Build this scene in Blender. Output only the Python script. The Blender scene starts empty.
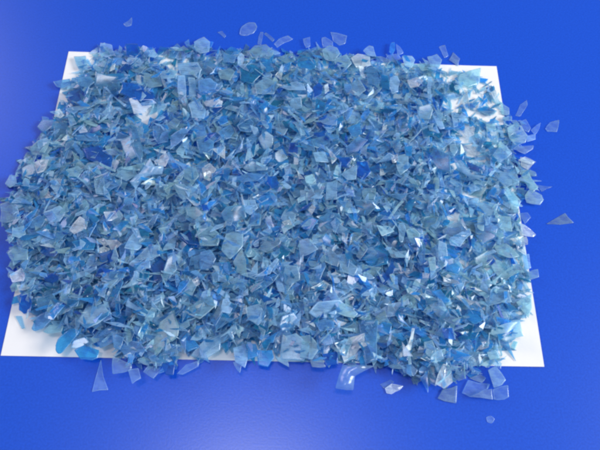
import bpy, math, random
import numpy as np
from mathutils import Vector, Matrix
from mathutils.bvhtree import BVHTree
from mathutils.geometry import tessellate_polygon

rng = random.Random(11)
S = 0.01                                   # everything below is laid out in centimetres; S turns it into metres
C = bpy.context.scene.collection
scene = bpy.context.scene

# ------------------------------------------------------------------ camera (solved from the A4 sheet's four corners)
RX, RY, RZ = 0.441630673, -0.0378819579, 0.0124190460
CAM = np.array([0.155415, -17.9910793, 33.3510548])
F = 608.850293
cd = bpy.data.cameras.new('camera'); cam = bpy.data.objects.new('camera', cd); C.objects.link(cam)
cam.location = CAM * S; cam.rotation_euler = (RX, RY, RZ)
cd.sensor_width = 36; cd.lens = F / 600 * 36; cd.clip_start = 0.01; cd.clip_end = 50
scene.camera = cam
def _R():
    cx, sx, cy, sy, cz, sz = math.cos(RX), math.sin(RX), math.cos(RY), math.sin(RY), math.cos(RZ), math.sin(RZ)
    X = np.array([[1, 0, 0], [0, cx, -sx], [0, sx, cx]]); Y = np.array([[cy, 0, sy], [0, 1, 0], [-sy, 0, cy]])
    Z = np.array([[cz, -sz, 0], [sz, cz, 0], [0, 0, 1]])
    return Z @ Y @ X
ROT = _R()
def ray(px):                                # photo position -> direction
    px = np.atleast_2d(px)
    d = np.stack([(px[:, 0] - 300) / F, (225 - px[:, 1]) / F, -np.ones(len(px))], 1)
    return d @ ROT.T
def on_plane(px, p0, n):
    d = ray(px); t = ((p0 - CAM) @ n) / (d @ n)
    return CAM + d * t[:, None]
def to_px(P):
    q = (np.atleast_2d(P) - CAM) @ ROT
    return np.stack([300 + F * q[:, 0] / -q[:, 2], 225 - F * q[:, 1] / -q[:, 2]], 1)

# ------------------------------------------------------------------ materials
def newmat(name):
    m = bpy.data.materials.new(name); m.use_nodes = True
    nt = m.node_tree; nt.nodes.clear()
    return m, nt, nt.nodes.new, nt.links.new

def table_mat():
    m, nt, N, L = newmat('blue_laminate')
    out = N('ShaderNodeOutputMaterial'); b = N('ShaderNodeBsdfPrincipled'); L(b.outputs[0], out.inputs[0])
    tc = N('ShaderNodeTexCoord'); n1 = N('ShaderNodeTexNoise'); n1.inputs['Scale'].default_value = 900; n1.inputs['Detail'].default_value = 2
    n2 = N('ShaderNodeTexNoise'); n2.inputs['Scale'].default_value = 6; n2.inputs['Detail'].default_value = 4
    L(tc.outputs['Object'], n1.inputs['Vector']); L(tc.outputs['Object'], n2.inputs['Vector'])
    r = N('ShaderNodeValToRGB'); r.color_ramp.elements[0].position = .3; r.color_ramp.elements[1].position = .7
    r.color_ramp.elements[0].color = TAB0; r.color_ramp.elements[1].color = TAB1
    L(n1.outputs[0], r.inputs[0]); L(r.outputs[0], b.inputs['Base Color'])
    mr = N('ShaderNodeMapRange'); mr.inputs['To Min'].default_value = .28; mr.inputs['To Max'].default_value = .33
    L(n2.outputs[0], mr.inputs[0]); L(mr.outputs[0], b.inputs['Roughness'])
    b.inputs['IOR'].default_value = 1.5
    bp = N('ShaderNodeBump'); bp.inputs['Strength'].default_value = .10; bp.inputs['Distance'].default_value = .0002
    L(n1.outputs[0], bp.inputs['Height']); L(bp.outputs[0], b.inputs['Normal'])
    return m
TAB0 = (0.002, 0.056, 0.45, 1); TAB1 = (0.004, 0.070, 0.54, 1)

def paper_mat():
    m, nt, N, L = newmat('white_paper')
    out = N('ShaderNodeOutputMaterial'); b = N('ShaderNodeBsdfPrincipled'); L(b.outputs[0], out.inputs[0])
    b.inputs['Base Color'].default_value = (.72, .72, .74, 1); b.inputs['Roughness'].default_value = .8
    tc = N('ShaderNodeTexCoord'); n1 = N('ShaderNodeTexNoise'); n1.inputs['Scale'].default_value = 700; n1.inputs['Detail'].default_value = 4
    L(tc.outputs['Object'], n1.inputs['Vector'])
    bp = N('ShaderNodeBump'); bp.inputs['Strength'].default_value = .2; bp.inputs['Distance'].default_value = .0002
    L(n1.outputs[0], bp.inputs['Height']); L(bp.outputs[0], b.inputs['Normal'])
    return m

# tone: (name in words, surface colour, tint of what shines through, milkiness per face, roughness)
TONES = {
 'p': ('pale blue',      (.48, .75, .93), (.50, .79, .955), .28, .26),
 'g': ('grey-green',     (.44, .70, .81), (.47, .77, .90), .27, .28),
 's': ('slate blue',     (.23, .53, .80), (.30, .67, .90), .26, .25),
 'd': ('cobalt blue',    (.02, .24, .64), (.08, .45, .86), .25, .22),
 'a': ('azure',          (.09, .51, .87), (.15, .63, .94), .26, .22),
 'w': ('white',          (.84, .94, .98), (.78, .92, .98), .34, .20),  # white plastic, and the colour painted in for a few bright glints
 'c': ('milky',          (.86, .91, .97), (.76, .88, .96), .26, .24),
 'l': ('lilac-grey',     (.44, .65, .84), (.50, .74, .90), .24, .26),
 'k': ('clear',          (.50, .80, 1.0), (.68, .87, .99), .12, .22),
 'y': ('light cyan',     (.62, .89, .96), (.58, .86, .95), .28, .23),
 't': ('teal blue',      (.04, .38, .60), (.10, .57, .80), .25, .22),
}
def flake_mat(key, rim):
    name, col, tint, opac, rough = TONES[key]
    m, nt, N, L = newmat(name.replace(' ', '_').replace('-', '_') + ('_cut_edge' if rim else '_plastic'))
    out = N('ShaderNodeOutputMaterial')
    if rim:
        col = tuple(c * .55 + .42 * w for c, w in zip(col, (.82, .92, 1))); opac = min(1, opac * 1.6 + .16); rough = .35
    at = N('ShaderNodeAttribute'); at.attribute_name = 'batch'        # each flake's own dye strength
    tc = N('ShaderNodeTexCoord')
    mp = N('ShaderNodeMapping'); mp.inputs['Scale'].default_value = (260, 900, 260); mp.inputs['Rotation'].default_value = (0, 0, .7)
    sc_ = N('ShaderNodeTexNoise'); sc_.inputs['Scale'].default_value = 1; sc_.inputs['Detail'].default_value = 3
    L(tc.outputs['Object'], mp.inputs[0]); L(mp.outputs[0], sc_.inputs['Vector'])
    cl = N('ShaderNodeTexNoise'); cl.inputs['Scale'].default_value = 190; cl.inputs['Detail'].default_value = 3
    L(tc.outputs['Object'], cl.inputs['Vector'])
    hs = N('ShaderNodeHueSaturation'); hs.inputs['Color'].default_value = (*col, 1)
    v = N('ShaderNodeMapRange'); v.inputs['To Min'].default_value = .62; v.inputs['To Max'].default_value = 1.22
    h = N('ShaderNodeMapRange'); h.inputs['To Min'].default_value = .485; h.inputs['To Max'].default_value = .512
    L(at.outputs['Fac'], v.inputs[0]); L(at.outputs['Fac'], h.inputs[0])
    L(v.outputs[0], hs.inputs['Value']); L(h.outputs[0], hs.inputs['Hue'])
    bump = N('ShaderNodeBump'); bump.inputs['Strength'].default_value = .22; bump.inputs['Distance'].default_value = .00012
    L(cl.outputs[0], bump.inputs['Height'])
    dif = N('ShaderNodeBsdfDiffuse'); trl = N('ShaderNodeBsdfTranslucent')
    L(hs.outputs[0], dif.inputs[0]); L(hs.outputs[0], trl.inputs[0]); L(bump.outputs[0], dif.inputs['Normal'])
    m1 = N('ShaderNodeMixShader'); m1.inputs[0].default_value = .42; L(dif.outputs[0], m1.inputs[1]); L(trl.outputs[0], m1.inputs[2])
    tr = N('ShaderNodeBsdfTransparent'); tr.inputs[0].default_value = (*[c ** .72 for c in tint], 1)
    # scuffs and frosting: milkiness varies across a flake and from flake to flake
    ad = N('ShaderNodeMath'); ad.operation = 'ADD'; L(sc_.outputs[0], ad.inputs[0]); L(cl.outputs[0], ad.inputs[1])
    op = N('ShaderNodeMapRange'); op.inputs['From Min'].default_value = .7; op.inputs['From Max'].default_value = 1.4
    op.inputs['To Min'].default_value = opac * .55; op.inputs['To Max'].default_value = min(1, opac * 1.75)
    L(ad.outputs[0], op.inputs[0])
    eg = N('ShaderNodeAttribute'); eg.attribute_name = 'brim'         # sheared borders are whitened by the cut
    e2 = N('ShaderNodeMath'); e2.operation = 'MULTIPLY_ADD'; e2.inputs[1].default_value = .22
    L(eg.outputs['Fac'], e2.inputs[0]); L(op.outputs[0], e2.inputs[2]); op = e2; op.use_clamp = True
    m2 = N('ShaderNodeMixShader'); L(op.outputs[0], m2.inputs[0]); L(tr.outputs[0], m2.inputs[1]); L(m1.outputs[0], m2.inputs[2])
    gl = N('ShaderNodeBsdfGlossy'); gl.inputs['Roughness'].default_value = rough; gl.inputs[0].default_value = (.95, .97, 1, 1)
    L(bump.outputs[0], gl.inputs['Normal'])
    fr = N('ShaderNodeFresnel'); fr.inputs[0].default_value = 1.5; L(bump.outputs[0], fr.inputs['Normal'])
    ge = N('ShaderNodeNewGeometry'); iv = N('ShaderNodeMath'); iv.operation = 'SUBTRACT'; iv.inputs[0].default_value = 1
    L(ge.outputs['Backfacing'], iv.inputs[1])                         # the sheen sits on the outer side of the sheet only
    fm = N('ShaderNodeMath'); fm.operation = 'MULTIPLY'; L(iv.outputs[0], fm.inputs[1]); L(fr.outputs[0], fm.inputs[0])
    m3 = N('ShaderNodeMixShader'); L(fm.outputs[0], m3.inputs[0]); L(m2.outputs[0], m3.inputs[1]); L(gl.outputs[0], m3.inputs[2])
    L(m3.outputs[0], out.inputs[0])
    return m
TK = list(TONES)
MATS = {k: (flake_mat(k, False), flake_mat(k, True)) for k in TK}

# ------------------------------------------------------------------ tabletop and sheet
def mesh_obj(name, V, Fs, mat):
    me = bpy.data.meshes.new(name); me.from_pydata([tuple(v) for v in V], [], Fs); me.update()
    me.materials.append(mat); o = bpy.data.objects.new(name, me); C.objects.link(o); return o
def slab(x0, x1, y0, y1, z0, z1):
    V = [(x, y, z) for z in (z0, z1) for (x, y) in ((x0, y0), (x1, y0), (x1, y1), (x0, y1))]
    return V, [(3, 2, 1, 0), (4, 5, 6, 7), (0, 1, 5, 4), (1, 2, 6, 5), (2, 3, 7, 6), (3, 0, 4, 7)]
V, Fs = slab(-.8, .8, -.55, .6, -.025, 0)
tb = mesh_obj('tabletop', V, Fs, table_mat()); tb['kind'] = 'structure'
tb['label'] = 'smooth blue tabletop under the white sheet'
# A4 sheet, 0.1 mm, lying flat with a barely lifted right-hand edge
nx, ny = 48, 32; PW, PH = 29.7, 21.0
PT = 0.014; LIFT = 0.02
def paper_z(x, y):
    return PT + LIFT + 0.05 * max(0, (x - 12.2) / 2.7) ** 2 * (1 if y < 0 else .6) + 0.012 * math.sin(x * .7 + y * .33) * .5
V = []; Fs = []
for lay in (1, 0):
    for j in range(ny + 1):
        for i in range(nx + 1):
            x = -PW / 2 + PW * i / nx; y = -PH / 2 + PH * j / ny
            V.append((x * S, y * S, (paper_z(x, y) - (0 if lay else PT)) * S))
n1 = (nx + 1) * (ny + 1); idx = lambda i, j, l: j * (nx + 1) + i + (0 if l else n1)
for j in range(ny):
    for i in range(nx):
        Fs.append((idx(i, j, 1), idx(i + 1, j, 1), idx(i + 1, j + 1, 1), idx(i, j + 1, 1)))
        Fs.append((idx(i, j + 1, 0), idx(i + 1, j + 1, 0), idx(i + 1, j, 0), idx(i, j, 0)))
for i in range(nx):
    Fs.append((idx(i, 0, 0), idx(i + 1, 0, 0), idx(i + 1, 0, 1), idx(i, 0, 1)))
    Fs.append((idx(i, ny, 1), idx(i + 1, ny, 1), idx(i + 1, ny, 0), idx(i, ny, 0)))
for j in range(ny):
    Fs.append((idx(0, j, 1), idx(0, j + 1, 1), idx(0, j + 1, 0), idx(0, j, 0)))
    Fs.append((idx(nx, j, 0), idx(nx, j + 1, 0), idx(nx, j + 1, 1), idx(nx, j, 1)))
pp = mesh_obj('paper_sheet', V, Fs, paper_mat())
pp['label'] = 'white sheet of paper lying under the heap of blue flakes'; pp['category'] = 'paper'

# ------------------------------------------------------------------ height of what lies there, on a 1 mm grid
GX, GY, GR = 24.0, 17.0, 0.1
hf = np.zeros((int(2 * GY / GR), int(2 * GX / GR)))
ys, xs = np.mgrid[0:hf.shape[0], 0:hf.shape[1]]
X_, Y_ = xs * GR - GX, ys * GR - GY
hf[(abs(X_) < PW / 2) & (abs(Y_) < PH / 2)] = PT + LIFT + .03
def cells(P):
    i = np.clip(((P[:, 0] + GX) / GR + .5).astype(int), 0, hf.shape[1] - 1)
    j = np.clip(((P[:, 1] + GY) / GR + .5).astype(int), 0, hf.shape[0] - 1)
    return j, i

# ------------------------------------------------------------------ one flake
class Flake: pass
flakes = []
def refine(out, rounded):
    """outline (n x 2, cm) -> more points, broken edges slightly bowed, tips blunted"""
    n = len(out); pts = []
    for i in range(n):
        a, b, c = out[i - 1], out[i], out[(i + 1) % n]
        k = .30 if rounded else rng.uniform(.015, .05)
        pts.append(b + (a - b) * k); 
        if rounded: pts.append(b * .86 + (a + c) * .07)
        pts.append(b + (c - b) * k)
        m = (b + c) / 2; e = c - b; nrm = np.array([-e[1], e[0]])
        if np.hypot(*e) > .35: pts.append(m + nrm * rng.uniform(-.05, .05) + e * rng.uniform(-.12, .12))
    return np.array(pts)
def make_flake(out3, n, tone, curl, thick, fold=0.0, traced=False, rounded=False, crumple=0.0):
    """out3: outline in cm round its own centre, n: plane normal"""
    f = Flake(); n = n / np.linalg.norm(n)
    u = np.cross(n, [0, 1, 0.3]); u /= np.linalg.norm(u); v = np.cross(n, u)
    o2 = np.stack([out3 @ u, out3 @ v], 1)
    ar = 0.5 * np.sum(o2[:, 0] * np.roll(o2[:, 1], -1) - o2[:, 1] * np.roll(o2[:, 0], -1))
    if ar < 0: o2 = o2[::-1]
    o2 = refine(o2, rounded); m = len(o2)
    c = o2.mean(0)
    # is the outline seen whole from its centre?
    d = o2 - c; cr = d[:, 0] * np.roll(d[:, 1], -1) - d[:, 1] * np.roll(d[:, 0], -1)
    star = np.all(cr > 1e-5)
    a = rng.uniform(0, math.pi); dr = np.array([math.cos(a), math.sin(a)])
    if star:
        P = np.concatenate([o2, c + d * .86, c + d * .45, [c]])
        tris = []
        for r in range(2):
            for i in range(m):
                j = (i + 1) % m; tris.append((r * m + i, r * m + j, (r + 1) * m + j, (r + 1) * m + i))
        for i in range(m): tris.append((2 * m + i, 2 * m + (i + 1) % m, 3 * m))
    else:
        P = o2; tris = []
        for t in tessellate_polygon([[Vector((*p, 0)) for p in o2]]):
            p0, p1, p2 = (o2[i] for i in t)
            s = (p1[0] - p0[0]) * (p2[1] - p0[1]) - (p1[1] - p0[1]) * (p2[0] - p0[0])
            tris.append(tuple(t) if s > 0 else tuple(t)[::-1])
    w = (P - c) @ dr; q = (P - c) @ np.array([-dr[1], dr[0]])
    z = curl * w ** 2 + curl * .35 * w * q + fold * np.abs(w)
    if crumple: z = z + np.array([rng.uniform(-1, 1) for _ in z]) * crumple
    z = z - z.mean()
    top = P[:, :1] * u + P[:, 1:] * v + (z + thick / 2)[:, None] * n
    bot = P[:, :1] * u + P[:, 1:] * v + (z - thick / 2)[:, None] * n
    k = len(P)
    f.V = np.concatenate([top, bot]); f.F = [t for t in tris] + [tuple(x + k for x in t[::-1]) for t in tris]
    f.nflat = len(f.F); f.brim = ([1.] * m + [0.] * (k - m)) * 2 if star else [.3] * (2 * k); f.smooth = fold == 0 and not crumple
    f.F += [(i + k, (i + 1) % m + k, (i + 1) % m, i) for i in range(m)]
    if n[2] < 0: raise ValueError
    # samples for resting it on the heap
    if star:
        f.smp = np.concatenate([c * 0 + 0 for _ in ()] + [top[:m], top[m:2 * m], top[2 * m:], (top[:m] + top[m:2 * m]) / 2, (top[m:2 * m] + top[2 * m:3 * m]) / 2])
        dense = [top[:m] * (1 - t) + np.roll(top[:m], -1, 0) * t for t in (.33, .66)]
        dense += [x * .8 + top[3 * m] * .2 for x in dense] + [x * .5 + top[3 * m] * .5 for x in dense]
        f.smp = np.concatenate([f.smp] + dense)
    else:
        f.smp = np.concatenate([top, (top + np.roll(top, -1, 0)) / 2])
    f.corners = len(out3); f.tone = tone; f.batch = rng.random(); f.traced = traced; f.thick = thick
    return f
def rest(f, xy, q):
    P = f.smp.copy(); P[:, 0] += xy[0]; P[:, 1] += xy[1]
    j, i = cells(P); h = hf[j, i]; gap = h - P[:, 2] + f.thick
    z = np.quantile(gap, q)
    floor = .006 + (PT + LIFT + .03 if (abs(xy[0]) < PW / 2 + .4 and abs(xy[1]) < PH / 2 + .4) else 0)
    return max(z, floor - f.V[:, 2].min())
def settle(f, xy, z):
    P = f.smp; j, i = cells(P + np.array([xy[0], xy[1], 0])); np.maximum.at(hf, (j, i), P[:, 2] + z)
    f.loc = np.array([xy[0], xy[1], z]); flakes.append(f)

# ------------------------------------------------------------------ outline of the heap, and the loose fill
HEAP = np.array([(95,50),(103,45),(113,49),(125,48),(150,48),(165,50),(190,45),(203,40),(212,50),(240,49),(262,47),(285,52),(300,50),(325,47),(345,54),(360,54),(378,58),(395,57),(410,62),(428,62),(440,68),(460,71),(476,73),(488,82),(498,98),(506,110),(512,122),(524,122),(520,136),(516,146),(522,158),(530,170),(534,186),(526,196),(520,206),(518,215),(522,232),(522,250),(528,268),(528,290),(527,310),(523,332),(514,350),(500,362),(474,374),(452,380),(440,384),(422,382),(406,374),(390,368),(376,366),(350,364),(330,362),(300,358),(270,358),(250,358),(235,362),(212,356),(200,360),(180,364),(160,366),(140,366),(120,360),(96,350),(74,344),(62,334),(48,328),(36,322),(26,312),(18,300),(14,290),(13,275),(12,255),(12,245),(8,225),(4,214),(6,200),(12,185),(14,175),(24,160),(32,145),(42,125),(46,118),(56,115),(60,100),(68,95),(70,82),(78,72),(84,60)], float)
def inside(px, poly):
    x, y = px[:, 0][:, None], px[:, 1][:, None]
    a, b = poly, np.roll(poly, -1, 0)
    c = ((a[:, 1] > y) != (b[:, 1] > y)) & (x < (b[:, 0] - a[:, 0]) * (y - a[:, 1]) / (b[:, 1] - a[:, 1] + 1e-9) + a[:, 0])
    return c.sum(1) % 2 == 1
def edge_dist(px, poly):
    a, b = poly, np.roll(poly, -1, 0); e = b - a
    w = px[:, None, :] - a; t = np.clip((w * e).sum(2) / (e * e).sum(1), 0, 1)
    return np.sqrt(((w - t[..., None] * e) ** 2).sum(2)).min(1)
BARE = [(222, 354, 11), (106, 354, 9), (283, 360, 8), (188, 357, 8), (258, 345, 5), (149, 113, 4), (467, 131, 4), (471, 150, 4), (55, 115, 3), (64, 100, 3)]
SHAPES = [
 [(-1, -.45), (1, -.3), (.1, .6)], [(-.9, -.2), (1, -.5), (.5, .35)], [(-.8, -.45), (.8, -.4), (.65, .4), (-.5, .5)], [(-1, -.1), (1, -.3), (.8, .25)],
 [(-1, -.25), (.6, -.5), (1, .15), (-.1, .5)], [(-1, -.08), (1, -.16), (.9, .12), (-.7, .14)], [(-.7, -.5), (.5, -.6), (.9, .1), (.1, .6), (-.8, .3)],
 [(-1, -.42), (1.05, -.02), (-.7, .45)], [(-1, -.42), (.9, -.1), (-.6, .5)], [(-.9, -.3), (.2, -.22), (1, -.45), (.7, .3), (-.6, .35)], [(-1.05, 0), (-.1, -.3), (1.05, .05), (-.2, .26)]]
N_FILL = 6800
ZONE = 'ppppppppppsssssssssgggglkkkaaaaaadttyy'
npr = np.random.RandomState(5)
cand = np.stack([npr.uniform(0, 545, 40000), npr.uniform(36, 392, 40000)], 1)
cand = cand[inside(cand, HEAP)]; dist = edge_dist(cand, HEAP)
keep = []
for p, d in zip(cand, dist):
    if d < 1: continue
    if any((p[0] - x) ** 2 + (p[1] - y) ** 2 < (r + 3) ** 2 for x, y, r in BARE): continue
    pr = .8 if d > 30 else 1
    if p[0] > 440: pr = min(pr, .72)
    if npr.rand() < pr: keep.append((p, d))
    if len(keep) >= N_FILL: break
def drop(p, d, rngs):
    w = on_plane(p, np.array([0, 0, .3]), np.array([0, 0, 1.]))[0]
    j, i = cells(w[None]); h = hf[max(0, j[0] - 4):j[0] + 5, max(0, i[0] - 4):i[0] + 5].mean()
    w = on_plane(p, np.array([0, 0, h]), np.array([0, 0, 1.]))[0]
    sz = rng.uniform(*rngs) * (1.25 if rng.random() < .10 else 1)
    if d < 14: sz *= .85
    sh = np.array(rng.choice(SHAPES)) * sz * np.array([1, rng.uniform(.5, 1.0)])
    a = rng.uniform(0, 6.283); sh = sh @ np.array([[math.cos(a), math.sin(a)], [-math.sin(a), math.cos(a)]])
    tl = abs(rng.gauss(0, .37)) * min(1, .12 + h / .5)
    tl = min(tl, 1.15); ta = rng.uniform(0, 6.283)
    n = np.array([math.sin(tl) * math.cos(ta), math.sin(tl) * math.sin(ta), math.cos(tl)])
    u = np.cross([0, 1, 0], n); u /= np.linalg.norm(u); v = np.cross(n, u)
    out3 = sh[:, :1] * u + sh[:, 1:] * v
    tone = rng.choice(ZONE if 110 < p[0] < 430 else ZONE + 'pppppyyyykkk' if p[0] >= 430 else ZONE + 'ssssgggl')
    f = make_flake(out3, n, tone, rng.uniform(-.14, .18), rng.uniform(.014, .026), fold=rng.choice([0, 0, 0, .25, -.2]), rounded=rng.random() < .15, crumple=rng.uniform(.02, .05) if rng.random() < .10 else 0)
    z = rest(f, w, .70)
    if z - h > 1.0: return
    settle(f, w, z)
for p, d in zip(cand[1::12], dist[1::12]):
    if d > 22 and p[0] < 445 and all((p[0] - x) ** 2 + (p[1] - y) ** 2 > 400 for x, y, q in BARE): drop(p, d, (.6, .95))
for p, d in keep: drop(p, d, (.36, .78))

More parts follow.
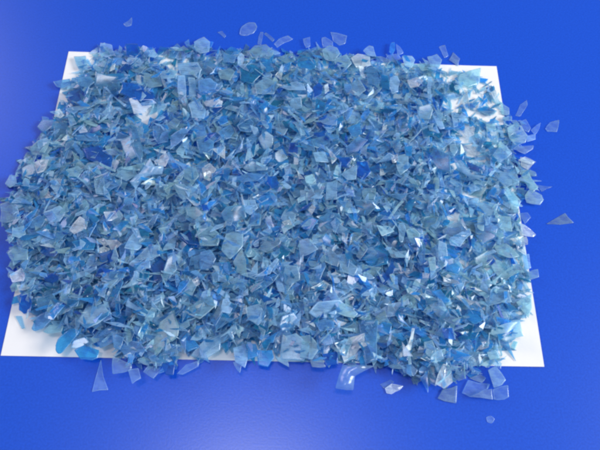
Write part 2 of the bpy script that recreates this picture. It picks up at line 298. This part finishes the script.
# ------------------------------------------------------------------ the flakes one can tell apart in the photograph
# window origin and magnification, then tone and outline of each (positions within that window); a few w outlines are glints painted in as white flakes
TR = {
 (0,30,5): "p 505,70 560,75 575,125 530,140 495,120|w 548,205 560,160 578,172 572,195|d 340,310 400,290 430,320 425,365 370,380 340,350|s 265,258 300,250 350,245 355,275 320,290 285,285|s 380,240 450,235 475,265 440,295 395,280|p 370,135 430,130 440,185 395,200|w 275,410 300,395 322,430 300,445|w 300,350 322,352 320,375 305,372|p 350,385 430,375 510,345 500,362 430,397 360,402|s 480,210 590,230 600,320 530,310 470,270",
 (100,30,5): "d 130,85 190,80 205,120 180,150 135,145|p 385,165 490,165 510,200 480,225 400,225|p 390,225 425,225 425,365 395,360|p 440,235 475,240 480,330 445,335|p 470,60 520,35 550,60 545,110 500,120 475,100|c 145,345 180,340 210,380 260,375 220,415 170,420|p 20,290 35,292 132,375 122,388|d 110,260 200,270 280,320 270,350 180,350 100,310|g 295,210 350,195 390,205 370,240 310,245|g 220,215 300,230 310,280 250,290 215,260|p 440,370 490,345 530,400 520,445 460,440|c 520,360 570,345 598,360 580,385 530,380|c 180,225 205,225 205,265 185,265|s 490,255 550,240 590,270 570,310 500,330",
 (200,20,5): "kr 195,75 205,35 240,12 275,12 287,35 270,65 230,80|k 88,62 110,55 130,78 122,90|k 288,120 303,60 317,62 305,125|k 320,70 330,63 372,98 362,109|k 370,120 395,95 440,78 465,95 420,115 385,138|k 515,95 550,85 552,130 530,140|g 245,160 275,130 330,125 370,160 365,200 310,190 260,195|a 285,205 350,195 370,255 335,262|w 375,275 425,225 405,300|ar 480,205 520,180 575,200 585,240 540,258 490,240|s 115,165 180,180 170,215 115,210|g 90,250 150,235 175,255 150,300 100,290|t 195,235 270,220 320,260 260,320 200,300|p 275,320 330,285 400,320 370,370 280,370|p 400,335 480,305 520,320 530,350 440,350|c 15,415 70,392 112,405 105,430 50,438|p 450,395 505,385 510,440 450,450|a 290,440 335,405 350,420 320,450|g 385,190 460,165 480,200 440,225",
 (300,20,5): "k 152,60 235,80 228,115 195,128 165,105|k 108,90 125,85 165,110 165,130 115,135|g 110,150 150,125 185,140 200,170 170,205 125,200|w 255,185 290,170 350,180 355,225 310,235 280,235|w 290,235 320,235 325,300 305,290|p 315,155 345,130 365,135 380,185 340,180|a 445,160 455,115 472,112 475,150 460,180|k 480,120 500,135 518,165 490,175|y 510,180 560,180 575,200 560,240 525,230|p 450,290 485,275 500,310 490,360 460,370 445,330|d 65,340 95,315 115,330 105,375 70,390|w 120,330 140,320 145,355 125,370|s 330,240 365,235 400,280 395,330 340,320|p 220,330 300,300 330,350 290,380 225,370|t 400,270 440,280 450,350 400,340|g 170,190 230,175 260,215 235,240 180,230",
 (400,30,5): "k 195,85 225,75 242,130 222,140|p 135,135 185,120 210,150 195,190 155,180|l 245,150 265,110 300,145 290,180|w 315,325 335,325 350,400 330,410 312,370|p 140,230 160,235 160,365 140,355|y 300,220 400,195 400,260 340,285 290,270|w 455,310 475,305 500,360 480,370|y 500,360 545,390 545,430 505,420|c 35,255 80,235 115,255 90,285 50,290|y 85,170 130,165 150,195 110,205|p 165,385 190,390 230,450 200,450|g 90,385 150,370 165,400 150,450 95,450",
 (500,90,6): "k 92,155 120,90 160,60 165,90 120,160|k 272,232 300,195 355,180 350,215 340,252 285,250|y 40,230 90,200 130,215 165,280 150,320 90,330 55,290|k 120,190 155,175 185,230 170,255 135,235|k 185,240 245,195 235,235 210,270|p 160,280 210,270 210,300 160,315|l 80,345 205,330 200,350 150,382|w 110,420 150,400 210,430 190,450",
 (500,170,6): "l 275,325 390,258 443,318|k 220,90 315,100 250,130|y 150,150 180,110 250,150 262,180 240,210 160,195|y 120,20 160,0 215,90 230,120 180,120|k 115,260 165,255 185,285 150,325|w 120,320 150,330 215,390 200,402 130,390|y 40,130 75,130 125,190 105,235 70,240|w 100,400 160,400 165,450 95,450",
 (0,110,5): "s 185,85 215,45 270,50 265,90 215,110|s 270,65 330,60 345,100 320,140 270,140|p 335,25 365,30 385,70 350,85|g 150,190 195,150 260,190 235,225 160,225|y 250,165 290,158 332,188 270,187|c 165,265 200,250 245,250 215,310 190,325|l 300,215 340,190 365,205 350,240 310,245|d 410,190 500,175 560,230 560,290 500,270 430,240|p 410,300 440,265 485,255 545,295 595,312 480,277 440,300|p 25,370 50,325 80,330 85,370 50,390|k 60,430 110,410 125,430 80,445|g 110,290 165,265 180,300 150,345 110,330|g 330,300 390,280 420,300 390,340 340,340|p 470,340 520,340 520,420 480,420|p 250,380 280,345 320,400 290,440|c 215,420 240,405 265,430 230,445|c 385,85 420,75 435,105 400,115|s 370,125 490,130 495,155 380,150",
 (100,110,5): "s 262,80 320,70 345,110 340,160 290,170 265,130|c 270,255 330,215 345,240 325,285 280,275|g 380,200 430,140 450,150 415,225 385,220|p 150,360 200,310 250,240 270,280 320,280 310,320 230,330 180,395|p 275,365 340,370 310,450 285,450|p 365,375 420,370 500,440 480,450 400,440|g 415,280 480,290 495,330 460,365 420,340|c 510,290 550,265 582,300 555,335 520,345|w 262,188 330,208 326,220 265,198|g 75,330 110,295 160,280 190,320 130,355|s 470,90 520,60 535,130 485,140|s 160,70 185,90 215,200 205,270 165,180|p 100,150 150,130 185,230 140,250|s 350,130 420,90 445,100 380,180 355,190|y 0,266 80,303 78,314 0,277|s 480,150 530,130 570,160 560,230 500,220",
 (200,110,5): "w 62,205 128,188 125,250|s 185,80 225,20 270,60 255,110 200,105|s 90,110 150,70 170,110 150,140 115,150|p 290,140 330,105 365,130 360,190 320,200|p 375,215 410,195 440,240 400,270 375,245|d 335,340 380,335 400,380 360,400 335,370|p 215,290 260,255 340,285 335,302 240,307|s 150,345 240,315 330,320 290,355 180,360|p 135,360 215,392 260,385 340,330 290,392 200,412|y 525,335 560,320 580,350 560,370 530,365|w 478,295 500,318 522,347 495,342|s 500,170 560,160 575,210 520,205|p 375,80 400,50 440,90 420,130 380,120|d 450,165 490,165 490,220 440,230|a 370,160 400,150 405,200 375,200|p 470,60 500,60 530,120 500,130|a 85,35 130,25 140,60 100,75|a 120,290 150,290 140,350 115,340|l 420,280 455,265 460,320 430,350",
 (300,110,5): "w 130,190 185,240 160,275|p 65,215 125,210 145,265 80,260|y 180,280 205,275 190,340 165,350|p 135,365 190,345 185,450 130,450|d 285,255 335,255 355,310 320,345 285,330|d 190,240 270,235 235,280 205,275|p 205,320 285,275 280,345 235,350|s 230,190 290,130 340,150 290,210 235,220|a 235,90 300,65 310,120 260,140|y 180,95 197,88 192,150 178,152|w 415,85 435,75 430,100 410,105|p 100,55 150,10 190,40 185,80 110,65|l 300,185 335,180 330,235 305,220|c 455,235 485,225 490,265 460,270|w 400,270 425,320 400,330|p 480,110 500,115 505,200 475,190|g 490,230 540,220 540,300 500,330 480,280|a 520,185 560,180 560,235 530,230|s 410,410 500,415 590,398 500,445|t 430,350 475,350 480,400 420,400|y 20,330 70,320 80,370 40,380|l 0,400 60,395 85,430 60,450 0,450|g 310,400 330,385 380,390 380,440 320,445|s 35,150 130,130 140,170 90,190 10,170",
 (420,110,5): "c 205,95 240,80 275,90 270,120 235,140 215,120|c 210,180 260,180 298,210 290,232 240,215|p 155,15 180,10 190,80 170,90|y 145,165 175,155 190,200 170,230 150,200|p 160,230 185,230 260,320 330,335 260,345 190,300|d 220,250 300,285 300,312 240,290|y 343,323 400,263 409,271 353,334|w 355,115 385,110 390,160 360,180|y 330,70 370,45 380,100 335,110|w 500,235 580,260 540,300 505,280|y 500,300 540,300 590,390 560,420 520,350|p 345,200 430,180 460,220 400,260 350,250|p 60,20 80,0 125,90 100,95|t 10,100 60,85 70,125 25,130|d 30,370 75,370 75,405 35,410|p 400,310 480,310 500,360 430,390 390,350|y 430,410 460,410 500,450 440,450|s 60,180 150,230 150,310 90,300 50,240",
 (0,200,5): "l 0,20 50,5 90,50 80,100 30,115 0,110|g 60,140 120,130 130,170 95,190 60,180|a 100,180 200,150 215,165 150,195 105,200|dr 190,245 240,233 292,258 270,282 220,277|w 200,228 240,216 285,243 240,234|g 35,265 70,230 140,250 140,300 60,305|c 345,150 400,80 440,110 430,150 370,170|a 360,210 450,190 480,215 470,250 390,250|d 215,380 260,365 305,385 260,415 225,405|s 140,110 200,70 225,100 205,140 150,140|p 220,60 300,30 330,60 300,110 240,110|p 310,410 400,360 490,333 490,347 400,387 320,427|c 50,380 110,340 130,370 120,410 60,410|w 480,245 520,230 550,245 510,280|d 530,270 575,255 590,290 550,310|g 240,345 300,320 330,335 290,360|t 330,100 360,60 400,40 380,80 345,140|c 480,195 520,190 560,215 520,230|w 85,430 120,420 150,445 90,450",
 (100,200,5): "d 390,175 440,150 490,200 495,225 440,220|g 480,150 560,130 595,170 590,230 500,230|g 425,40 480,30 560,110 500,110 435,75|p 120,240 175,150 210,230 190,250|p 170,300 250,220 300,230 300,280 230,300|d 260,330 300,290 325,310 310,400 265,410|p 310,420 340,290 370,270 385,350 345,400|g 375,270 400,280 430,315 400,340|w 295,45 315,22 322,40 305,60|c 20,65 80,60 90,90 40,110|t 190,140 240,135 245,180 200,180|s 465,250 520,240 560,290 540,350 470,340|c 30,205 80,195 110,220 60,260|d 0,270 70,250 100,280 60,320 0,310|y 290,140 340,130 350,160 310,175|c 460,400 490,385 500,420 480,435|p 100,440 150,410 180,350 200,350 190,420 130,440|p 555,370 575,350 600,380 580,410|a 60,150 110,105 150,110 100,160|l 0,370 60,350 130,360 110,400 30,400|w 430,0 500,8 500,27 470,22",
 (200,200,5): "s 105,70 130,35 220,25 232,90 180,115 120,105|p 215,0 275,0 290,40 250,75 225,60|p 235,105 265,65 305,70 300,125 240,130|g 105,250 130,170 215,140 215,230 150,300|g 165,310 210,240 230,300 240,390 180,360|w 410,110 450,100 460,125 425,130|p 405,85 430,40 480,70 470,130 410,100|l 290,245 340,190 410,190 400,220 330,265|t 375,265 410,230 470,235 440,280 390,300|p 495,200 540,190 590,245 500,290|p 270,390 385,290 395,300 350,370|p 400,400 430,325 490,330 500,400 440,430|y 220,230 240,220 262,240 250,270 225,265|l 325,90 355,75 365,140 335,140|c 540,50 560,20 578,35 560,70|t 490,30 530,15 560,25 510,45|a 500,120 560,85 590,100 560,150 515,145|d 5,25 35,25 45,50 15,55|s 0,140 60,130 110,180 90,230 10,220|s 0,260 50,245 80,290 60,340 0,350|a 90,310 150,310 160,360 110,370|p 60,370 95,350 100,400 65,420|g 60,445 140,405 150,420 110,450",
 (300,200,5): "l 130,250 150,240 200,290 190,335 150,325|a 110,190 130,165 175,220 165,240 120,225|s 85,100 140,60 200,70 210,120 140,150|y 200,25 240,35 300,50 290,65 240,65|c 210,160 240,170 235,220 210,200|a 310,290 380,240 440,270 440,320 350,340|d 380,430 460,310 480,340 440,400 400,440|y 440,90 508,0 522,5 452,97|pr 490,120 515,110 530,140 515,215 495,210|y 530,150 570,140 600,170 590,230 550,210|l 325,115 355,110 365,190 335,200|l 280,280 320,220 340,240 300,300|w 50,440 120,400 145,420 130,450|c 510,345 570,330 590,370 540,385|p 470,260 580,245 540,290 480,285|p 190,290 240,300 290,340 270,380 200,360|y 380,130 450,130 470,160 410,180|s 80,320 110,260 130,330 100,400 80,390|a 0,120 50,85 90,100 80,150 20,150|s 270,0 370,0 380,40 340,80 290,70",
 (420,200,5): "a 120,280 150,280 205,340 190,370 130,350|y 355,330 380,300 500,350 480,385 400,390|w 470,190 520,180 530,280 490,250|s 270,120 340,100 390,140 380,190 310,230 280,180|l 110,150 200,100 240,150 180,190 120,190|p 270,20 330,10 390,30 370,80 330,85|d 240,190 270,180 290,200 250,230|t 120,240 160,260 200,300 160,300|y 370,230 430,220 500,280 440,290 390,270|c 115,385 190,398 200,420 120,407|p 540,360 590,345 595,385 550,400|p 515,270 545,270 555,340 530,350|y 40,290 75,285 80,350 50,360|g 270,290 340,250 370,290 330,330 280,320|c 0,385 35,390 30,410 0,410|p 145,195 250,140 255,170 200,235 150,225|y 380,85 450,85 460,160 400,150",
 (0,290,5): "d 95,100 100,20 150,20 160,60 150,110 120,120|k 75,130 110,130 125,190 110,195|sr 155,195 185,130 235,105 270,130 220,190 175,208|g 215,210 250,175 320,180 310,210 240,220|ar 275,300 285,245 350,190 400,200 380,230 310,315 290,320|a 370,300 420,275 495,300 485,340 460,350 400,345|s 320,50 400,30 450,50 380,85 340,75|g 390,160 430,90 520,70 560,120 490,170 430,195|s 180,40 270,20 290,70 240,100 190,90|s 470,240 500,195 560,210 570,260 500,290",
 (50,340,6): "k 252,312 305,115 350,300|k 375,110 400,105 490,150 490,180 375,205|k 490,200 550,190 565,250 515,282",
 (100,330,6): "k 258,250 285,215 375,235 320,292|d 370,200 450,180 440,270 395,270|k 465,270 520,215 600,190 595,225 500,275|w 150,160 185,140 200,150 170,172",
 (100,290,5): "w 475,83 520,68 525,80 480,97|g 420,110 500,50 560,30 580,80 500,150|g 240,300 300,160 370,100 395,180 390,230 290,320|s 100,300 130,250 200,260 240,310 120,325|p 450,330 520,250 600,220 600,300 530,345|s 0,80 50,90 60,140 20,160 0,150|s 60,210 120,240 100,300 70,290|d 60,170 110,130 130,150 110,200 80,200|p 450,250 490,200 560,195 500,250",
 (200,290,5): "p 100,110 115,45 140,40 165,90 150,120|w 200,80 235,80 235,120 205,125|s 55,185 80,130 180,140 100,190|p 350,85 375,100 385,180 370,180|s 395,180 410,130 470,110 500,150 440,200 410,210|w 525,160 570,150 575,185|p 165,290 225,270 240,340 225,390 175,360|a 230,270 280,270 290,330 240,350|a 285,300 360,300 370,340 340,385 290,375|k 165,360 210,370 200,415 185,400|p 400,350 410,230 480,215 550,280 520,355|p 375,330 440,350 445,385 390,355|p 0,270 130,210 200,205 130,250 0,340|w 310,245 345,240 345,270 310,290|p 225,90 300,70 330,130 290,180 240,150",
 (300,290,5): "p 45,115 90,60 200,50 260,100 180,140 80,140|y 190,55 260,85 290,120 270,140 180,115|w 170,270 230,240 320,220 320,260 270,330 220,360 205,320|s 290,150 390,150 385,350 330,370|w 540,270 560,190 574,190 552,300 500,345 490,335|y 535,270 548,278 558,370 543,375|a 390,190 410,160 460,170 450,220 400,230|l 360,120 430,80 500,55 535,100 470,130 400,140|l 50,350 110,345 130,385 60,385|s 75,160 130,140 170,160 165,200 100,210|s 100,240 150,220 165,270 120,280|d 110,320 190,300 190,370 130,380|w 540,15 560,8 600,40 600,57|p 440,380 480,360 530,390 460,390|k 500,380 560,370 590,400 570,430|g 0,230 50,225 100,290 60,350 0,340",
 (320,340,6): "k 92,290 135,150 330,155 210,215 200,302|w 390,290 430,262 500,275 480,300 430,325 400,320|k 360,265 420,238 445,252 385,292",
 (420,290,5): "l 0,40 60,50 110,90 200,160 180,190 110,140 50,80|c 175,35 200,25 275,65 240,80|ar 230,130 260,95 330,125 320,150 270,175 240,150|t 190,235 300,205 280,240 200,250|c 270,270 330,255 345,285 300,300|y 335,310 380,300 400,340 350,350|p 20,260 60,250 80,310 50,340 20,310|d 110,190 160,190 180,250 120,240|a 60,10 100,0 150,60 120,70|y 360,190 500,150 520,230 430,260 350,220|p 300,10 440,0 460,60 340,80|y 480,60 555,20 560,90 540,140",
 (400,340,5): "w 175,220 215,120 250,130 265,210 220,245|l 190,290 215,245 290,225 285,315|l 345,190 400,170 430,190 410,215|p 440,150 480,130 530,200 510,225 470,240|k 310,265 340,200 450,220 440,245 350,285|l 350,285 420,250 460,245 465,298|k 465,245 540,225 545,285 520,298 470,298|a 100,190 140,150 140,265|kr 430,385 455,378 475,395 460,418 437,412|l 265,170 320,150 330,190 290,205|k 10,130 60,155 70,180 20,160",
 (0,0,3): "k 370,72 384,64 396,52 394,76 378,80",
}
UP = np.array([0, 0, 1.])
items = []
for (ox, oy, k), s in TR.items():
    for part in s.split('|'):
        h_, *pts = part.split()
        px = np.array([[float(a) / k + ox for a in p.split(',')[:1]] + [float(p.split(',')[1]) / k + oy] for p in pts])
        items.append((h_[0], h_.endswith('r') and len(h_) > 1, px))
def poly_area(px): return abs(.5 * np.sum(px[:, 0] * np.roll(px[:, 1], -1) - px[:, 1] * np.roll(px[:, 0], -1)))
items.sort(key=lambda t: -poly_area(t[2]) - (400 if t[0] in 'ts' else 0) + (160 if t[0] in 'wcd' else 0))   # broad ones first, small bright ones on top
for tone, rounded, px in items:
    c = px.mean(0)
    dE = edge_dist(c[None], HEAP)[0] * (1 if inside(c[None], HEAP)[0] else -1)
    tl = min(abs(rng.gauss(0, .28)), .6) * (0.12 if dE < 0 else min(1, .25 + dE / 40)); ta = rng.uniform(0, 6.283)
    n = np.array([math.sin(tl) * math.cos(ta), math.sin(tl) * math.sin(ta), math.cos(tl)])
    z0 = .05
    crumple = tone in 'wc' and dE > 0 and poly_area(px) > 25
    st = rng.getstate()
    for it in range(3):
        rng.setstate(st)
        P = on_plane(px, on_plane(c, np.array([0, 0, z0]), UP)[0], n)
        ctr = P.mean(0)
        f = make_flake(P - ctr, n, tone, rng.uniform(-.12, .28) * (.4 if dE < 0 else 1), rng.uniform(.014, .026) * (1.4 if crumple else 1),
                       fold=(rng.choice([.3, -.3, .2]) if crumple else 0), crumple=.03 if tone in 'wc' else 0, traced=True, rounded=rounded)
        z1 = rest(f, ctr, .90 if dE > 0 else 1.0)
        z1 = min(z1, z0 + 1.2) if dE > 0 else z1
        if it < 2: z0 = z0 + (z1 - ctr[2]) if it == 0 else z0 + .7 * (z1 - ctr[2])
    settle(f, ctr, z1)
    f.batch = .25 + .75 * f.batch if tone != 'd' else f.batch
# small bits that came down last
late = [(p, d) for p, d in zip(cand[::-1], dist[::-1]) if d > 0 and all((p[0] - x) ** 2 + (p[1] - y) ** 2 > (q + 3) ** 2 for x, y, q in BARE)][:1400]
SHAPES = [q for q in SHAPES if len(q) <= 4]
for p, d in late: drop(p, d, (.24, .60))
print('flakes', len(flakes), 'traced', len(items), 'heap height', round(float(np.quantile(hf[hf > .2], .5)), 2), round(float(hf.max()), 2))

# ------------------------------------------------------------------ which flakes show largest?
AV = []; AF = []; owner = []; off = 0
for k, f in enumerate(flakes):
    AV.append(f.V + f.loc); AF += [tuple(i + off for i in t) for t in f.F]; owner += [k] * len(f.F); off += len(f.V)
AV = np.concatenate(AV)
bvh = BVHTree.FromPolygons(AV.tolist(), AF, all_triangles=False)
seen = [0] * len(flakes); hits = {}
STEP = 2
co = Vector(CAM)
gx = np.arange(0.5, 600, STEP); gy = np.arange(.5, 450, STEP)
grid = np.array([(x, y) for y in gy for x in gx]); D = ray(grid)
for (x, y), d in zip(grid, D):
    if y < 14 or y > 430: continue
    r = bvh.ray_cast(co, Vector(d))
    if r[2] is not None:
        k = owner[r[2]]; seen[k] += 1; hits.setdefault(k, []).append((x, y))
order = sorted(range(len(flakes)), key=lambda k: -seen[k])
def is_loose(f):
    c = to_px(f.loc)[0]; return f.traced and (not inside(c[None], HEAP)[0]) 
loose = [k for k in range(len(flakes)) if is_loose(flakes[k])]
chosen = list(loose)
for k in order:
    if len(chosen) >= 300: break
    if k not in chosen and seen[k] > 3: chosen.append(k)
print('individuals', len(chosen), 'loose', len(loose), 'traced among them', sum(flakes[k].traced for k in chosen), 'least seen', min(seen[k] for k in chosen))

# ------------------------------------------------------------------ meshes
def build(fs, name, centre):
    V = np.concatenate([f.V + f.loc - centre for f in fs]) * S
    me = bpy.data.meshes.new(name); faces = []; mi = []; sm = []; ba = []; off = 0
    used = []
    for f in fs:
        if f.tone not in used: used.append(f.tone)
        b = used.index(f.tone) * 2
        faces += [tuple(i + off for i in t) for t in f.F]; n = len(f.F)
        mi += [b] * f.nflat + [b + 1] * (n - f.nflat); sm += [f.smooth] * f.nflat + [False] * (n - f.nflat); ba += [f.batch] * n
        off += len(f.V)
    me.from_pydata(V.tolist(), [], faces)
    for t in used: me.materials.append(MATS[t][0]); me.materials.append(MATS[t][1])
    me.polygons.foreach_set('material_index', mi); me.polygons.foreach_set('use_smooth', sm)
    a = me.attributes.new('batch', 'FLOAT', 'FACE'); a.data.foreach_set('value', ba)
    a = me.attributes.new('brim', 'FLOAT', 'POINT'); a.data.foreach_set('value', [b for f in fs for b in f.brim])
    me.update()
    o = bpy.data.objects.new(name, me); C.objects.link(o); o.location = np.array(centre) * S
    return o
cs = set(chosen)
bulk = build([f for k, f in enumerate(flakes) if k not in cs], 'plastic_flakes', np.zeros(3))
bulk['kind'] = 'stuff'; bulk['label'] = 'dense heap of small broken blue plastic flakes filling the middle of the sheet'; bulk['category'] = 'plastic flakes'

# ---- labels: look first, then what it lies beside
def info(k):
    f = flakes[k]; P = to_px(f.V[:len(f.V) // 2] + f.loc)
    q = P - P.mean(0); ev, U = np.linalg.eigh(q.T @ q); el = math.sqrt(ev[1] / max(ev[0], 1e-6))
    f.px = to_px(f.loc)[0]; f.len = 2 * math.sqrt(ev[1] / len(q)) * 1.9; f.el = el
    d = U[:, 1]; a = math.degrees(math.atan2(-d[1], d[0])) % 180
    f.dir = 'lying level' if (a < 25 or a > 155) else 'upright' if 65 < a < 115 else 'slanting up rightward' if a < 90 else 'slanting up leftward'
    return f
def region(p):
    x, y = p
    v = 'top' if y < 110 else 'upper' if y < 185 else 'middle' if y < 245 else 'lower' if y < 305 else 'bottom'
    h = 'far left' if x < 95 else 'left' if x < 195 else 'centre left' if x < 270 else 'centre' if x < 345 else 'centre right' if x < 425 else 'far right' if x > 480 else 'right'
    return v + ' ' + h
for k in chosen: info(k); flakes[k].reg = region(flakes[k].px)
def shape(f):
    if f.el > 3.0: return 'sliver'
    if f.corners == 3: return 'triangular flake'
    if f.el > 1.9: return 'long flake'
    if f.el > 1.4: return 'broad flake'
    return 'stubby flake'
marks = {}
for k in chosen:
    f = flakes[k]
    if f.tone in 'dwcat' and k not in loose:
        key = (f.tone, f.reg)
        if key not in marks or seen[k] > seen[marks[key]]: marks[key] = k
mark_of = {k: key for key, k in marks.items()}
def where(f, g):
    d = f.px - g.px; a = math.degrees(math.atan2(-d[1], d[0])) % 360
    return ['right of', 'above right of', 'above', 'above left of', 'left of', 'below left of', 'below', 'below right of'][int((a + 22.5) // 45) % 8]
def size_word(f): return 'tiny' if f.len < 10 else 'small' if f.len < 16 else 'medium' if f.len < 23 else 'large'
labels = {}; taken = set()
def claim(k, opts):
    for t in opts:
        t = ' '.join(t.split())
        if t not in taken and len(t.split()) <= 16: taken.add(t); labels[k] = t; return True
    return False
LOOSE_NOTE = [  # the separate ones out on the blue, by photo position
 ((555, 219), 'lilac triangular flake alone on the blue table far right of the heap'),
 ((551, 126), 'clear rounded flake alone on the blue table, beyond the strip at the upper right'),
 ((521, 109), 'clear narrow strip standing off the sheet\'s upper right corner on blue table'),
 ((248, 29), 'large clear oval flake alone on blue table above the heap\'s top edge'),
 ((222, 34), 'tiny clear chip on blue table just left of the large oval flake'),
 ((127, 23), 'tiny clear V-shaped chip alone on blue table above the sheet\'s upper left corner'),
 ((390, 398), 'crumpled white flake alone on blue table below the heap'),
 ((386, 384), 'thin clear curl beside the crumpled white flake on blue table below the heap'),
 ((490, 419), 'tiny round clear pebble-like flake alone on blue table at the lower right'),
 ((100, 383), 'tall pointed clear triangle on blue table below the sheet\'s lower left edge'),
]
for k in loose:
    f = flakes[k]
    for p, t in LOOSE_NOTE:
        if t not in taken and math.hypot(f.px[0] - p[0], f.px[1] - p[1]) < 7: taken.add(t); labels[k] = t; break
for key, k in sorted(marks.items()):
    f = flakes[k]; tn = TONES[f.tone][0]
    claim(k, [f"largest {tn} flake in the {f.reg} of the heap, {f.dir}"])
mk = list(mark_of)
for k in sorted(chosen, key=lambda k: -seen[k]):
    if k in labels: continue
    f = flakes[k]; tn = TONES[f.tone][0]
    near = sorted(mk, key=lambda g: np.hypot(*(flakes[g].px - f.px)))[:4]
    opts = []; off = abs(f.loc[0]) > PW / 2 + .3 or abs(f.loc[1]) > PH / 2 + .3
    for g in near:
        G = flakes[g]; ref = f"the largest {TONES[G.tone][0]} flake at {G.reg}"
        if off and k in loose: opts += [f"{tn} {shape(f)} on blue table, {where(f, G)} {ref}", f"{size_word(f)} {tn} {shape(f)} on blue, {where(f, G)} {ref}"]
        opts += [f"{tn} {shape(f)} {where(f, G)} {ref}", f"{size_word(f)} {tn} {shape(f)} {where(f, G)} {ref}", f"{tn} {shape(f)} {f.dir} {where(f, G)} {ref}"]
    opts += [f"{size_word(f)} {tn} {shape(f)} {f.dir} at the heap's {f.reg}"]
    if not claim(k, opts):
        for i, w in enumerate(('second', 'third', 'fourth', 'fifth')):
            if claim(k, [f"{w} {size_word(f)} {tn} {shape(f)} {f.dir} at the heap's {f.reg}"]): break
for k in chosen:
    f = flakes[k]; o = build([f], 'plastic_flake', f.loc)
    o['label'] = labels.get(k, 'flake'); o['category'] = 'plastic flake'; o['group'] = 'broken blue plastic flakes on and around the white sheet'
print('labels', len(set(labels.values())), 'of', len(chosen))

# ------------------------------------------------------------------ light: a room's ceiling lamps, soft and a little uneven in colour
def lamp(name, loc, target, sx, sy, power, col):
    ld = bpy.data.lights.new(name, 'AREA'); ld.shape = 'RECTANGLE'; ld.size = sx; ld.size_y = sy; ld.energy = power; ld.color = col
    o = bpy.data.objects.new(name, ld); C.objects.link(o); o.location = loc
    o.rotation_euler = (Vector(target) - Vector(loc)).to_track_quat('-Z', 'Y').to_euler()
    return o
lamp('ceiling_lamp', (-.10, -.17, 2.2), (-.10, -.17, 0), .30, .20, 12, (1, .97, 1))
lamp('window_light_left', (-1.95, 1.45, 1.5), (0, 0, 0), 1.0, 1.2, 26, (1, .88, .97))
lamp('window_light_right', (2.5, -.2, 1.6), (0, 0, 0), 1.2, 1.0, 118, (.95, .99, 1))
w = bpy.data.worlds.new('World'); scene.world = w; w.use_nodes = True
bg = w.node_tree.nodes['Background']; bg.inputs[0].default_value = (.80, .86, 1, 1); bg.inputs[1].default_value = .29

# ------------------------------------------------------------------ render
scene.view_settings.view_transform = 'Standard'; scene.view_settings.look = 'None'
scene.view_settings.exposure = 0; scene.view_settings.gamma = 1
scene.render.engine = 'CYCLES'
cy = scene.cycles
cy.use_denoising = True; cy.max_bounces = 10; cy.diffuse_bounces = 4; cy.glossy_bounces = 3; cy.transmission_bounces = 4
cy.transparent_max_bounces = 22; cy.use_adaptive_sampling = True; cy.adaptive_threshold = .02; cy.caustics_reflective = False; cy.caustics_refractive = False
cy.filter_width = 2.6
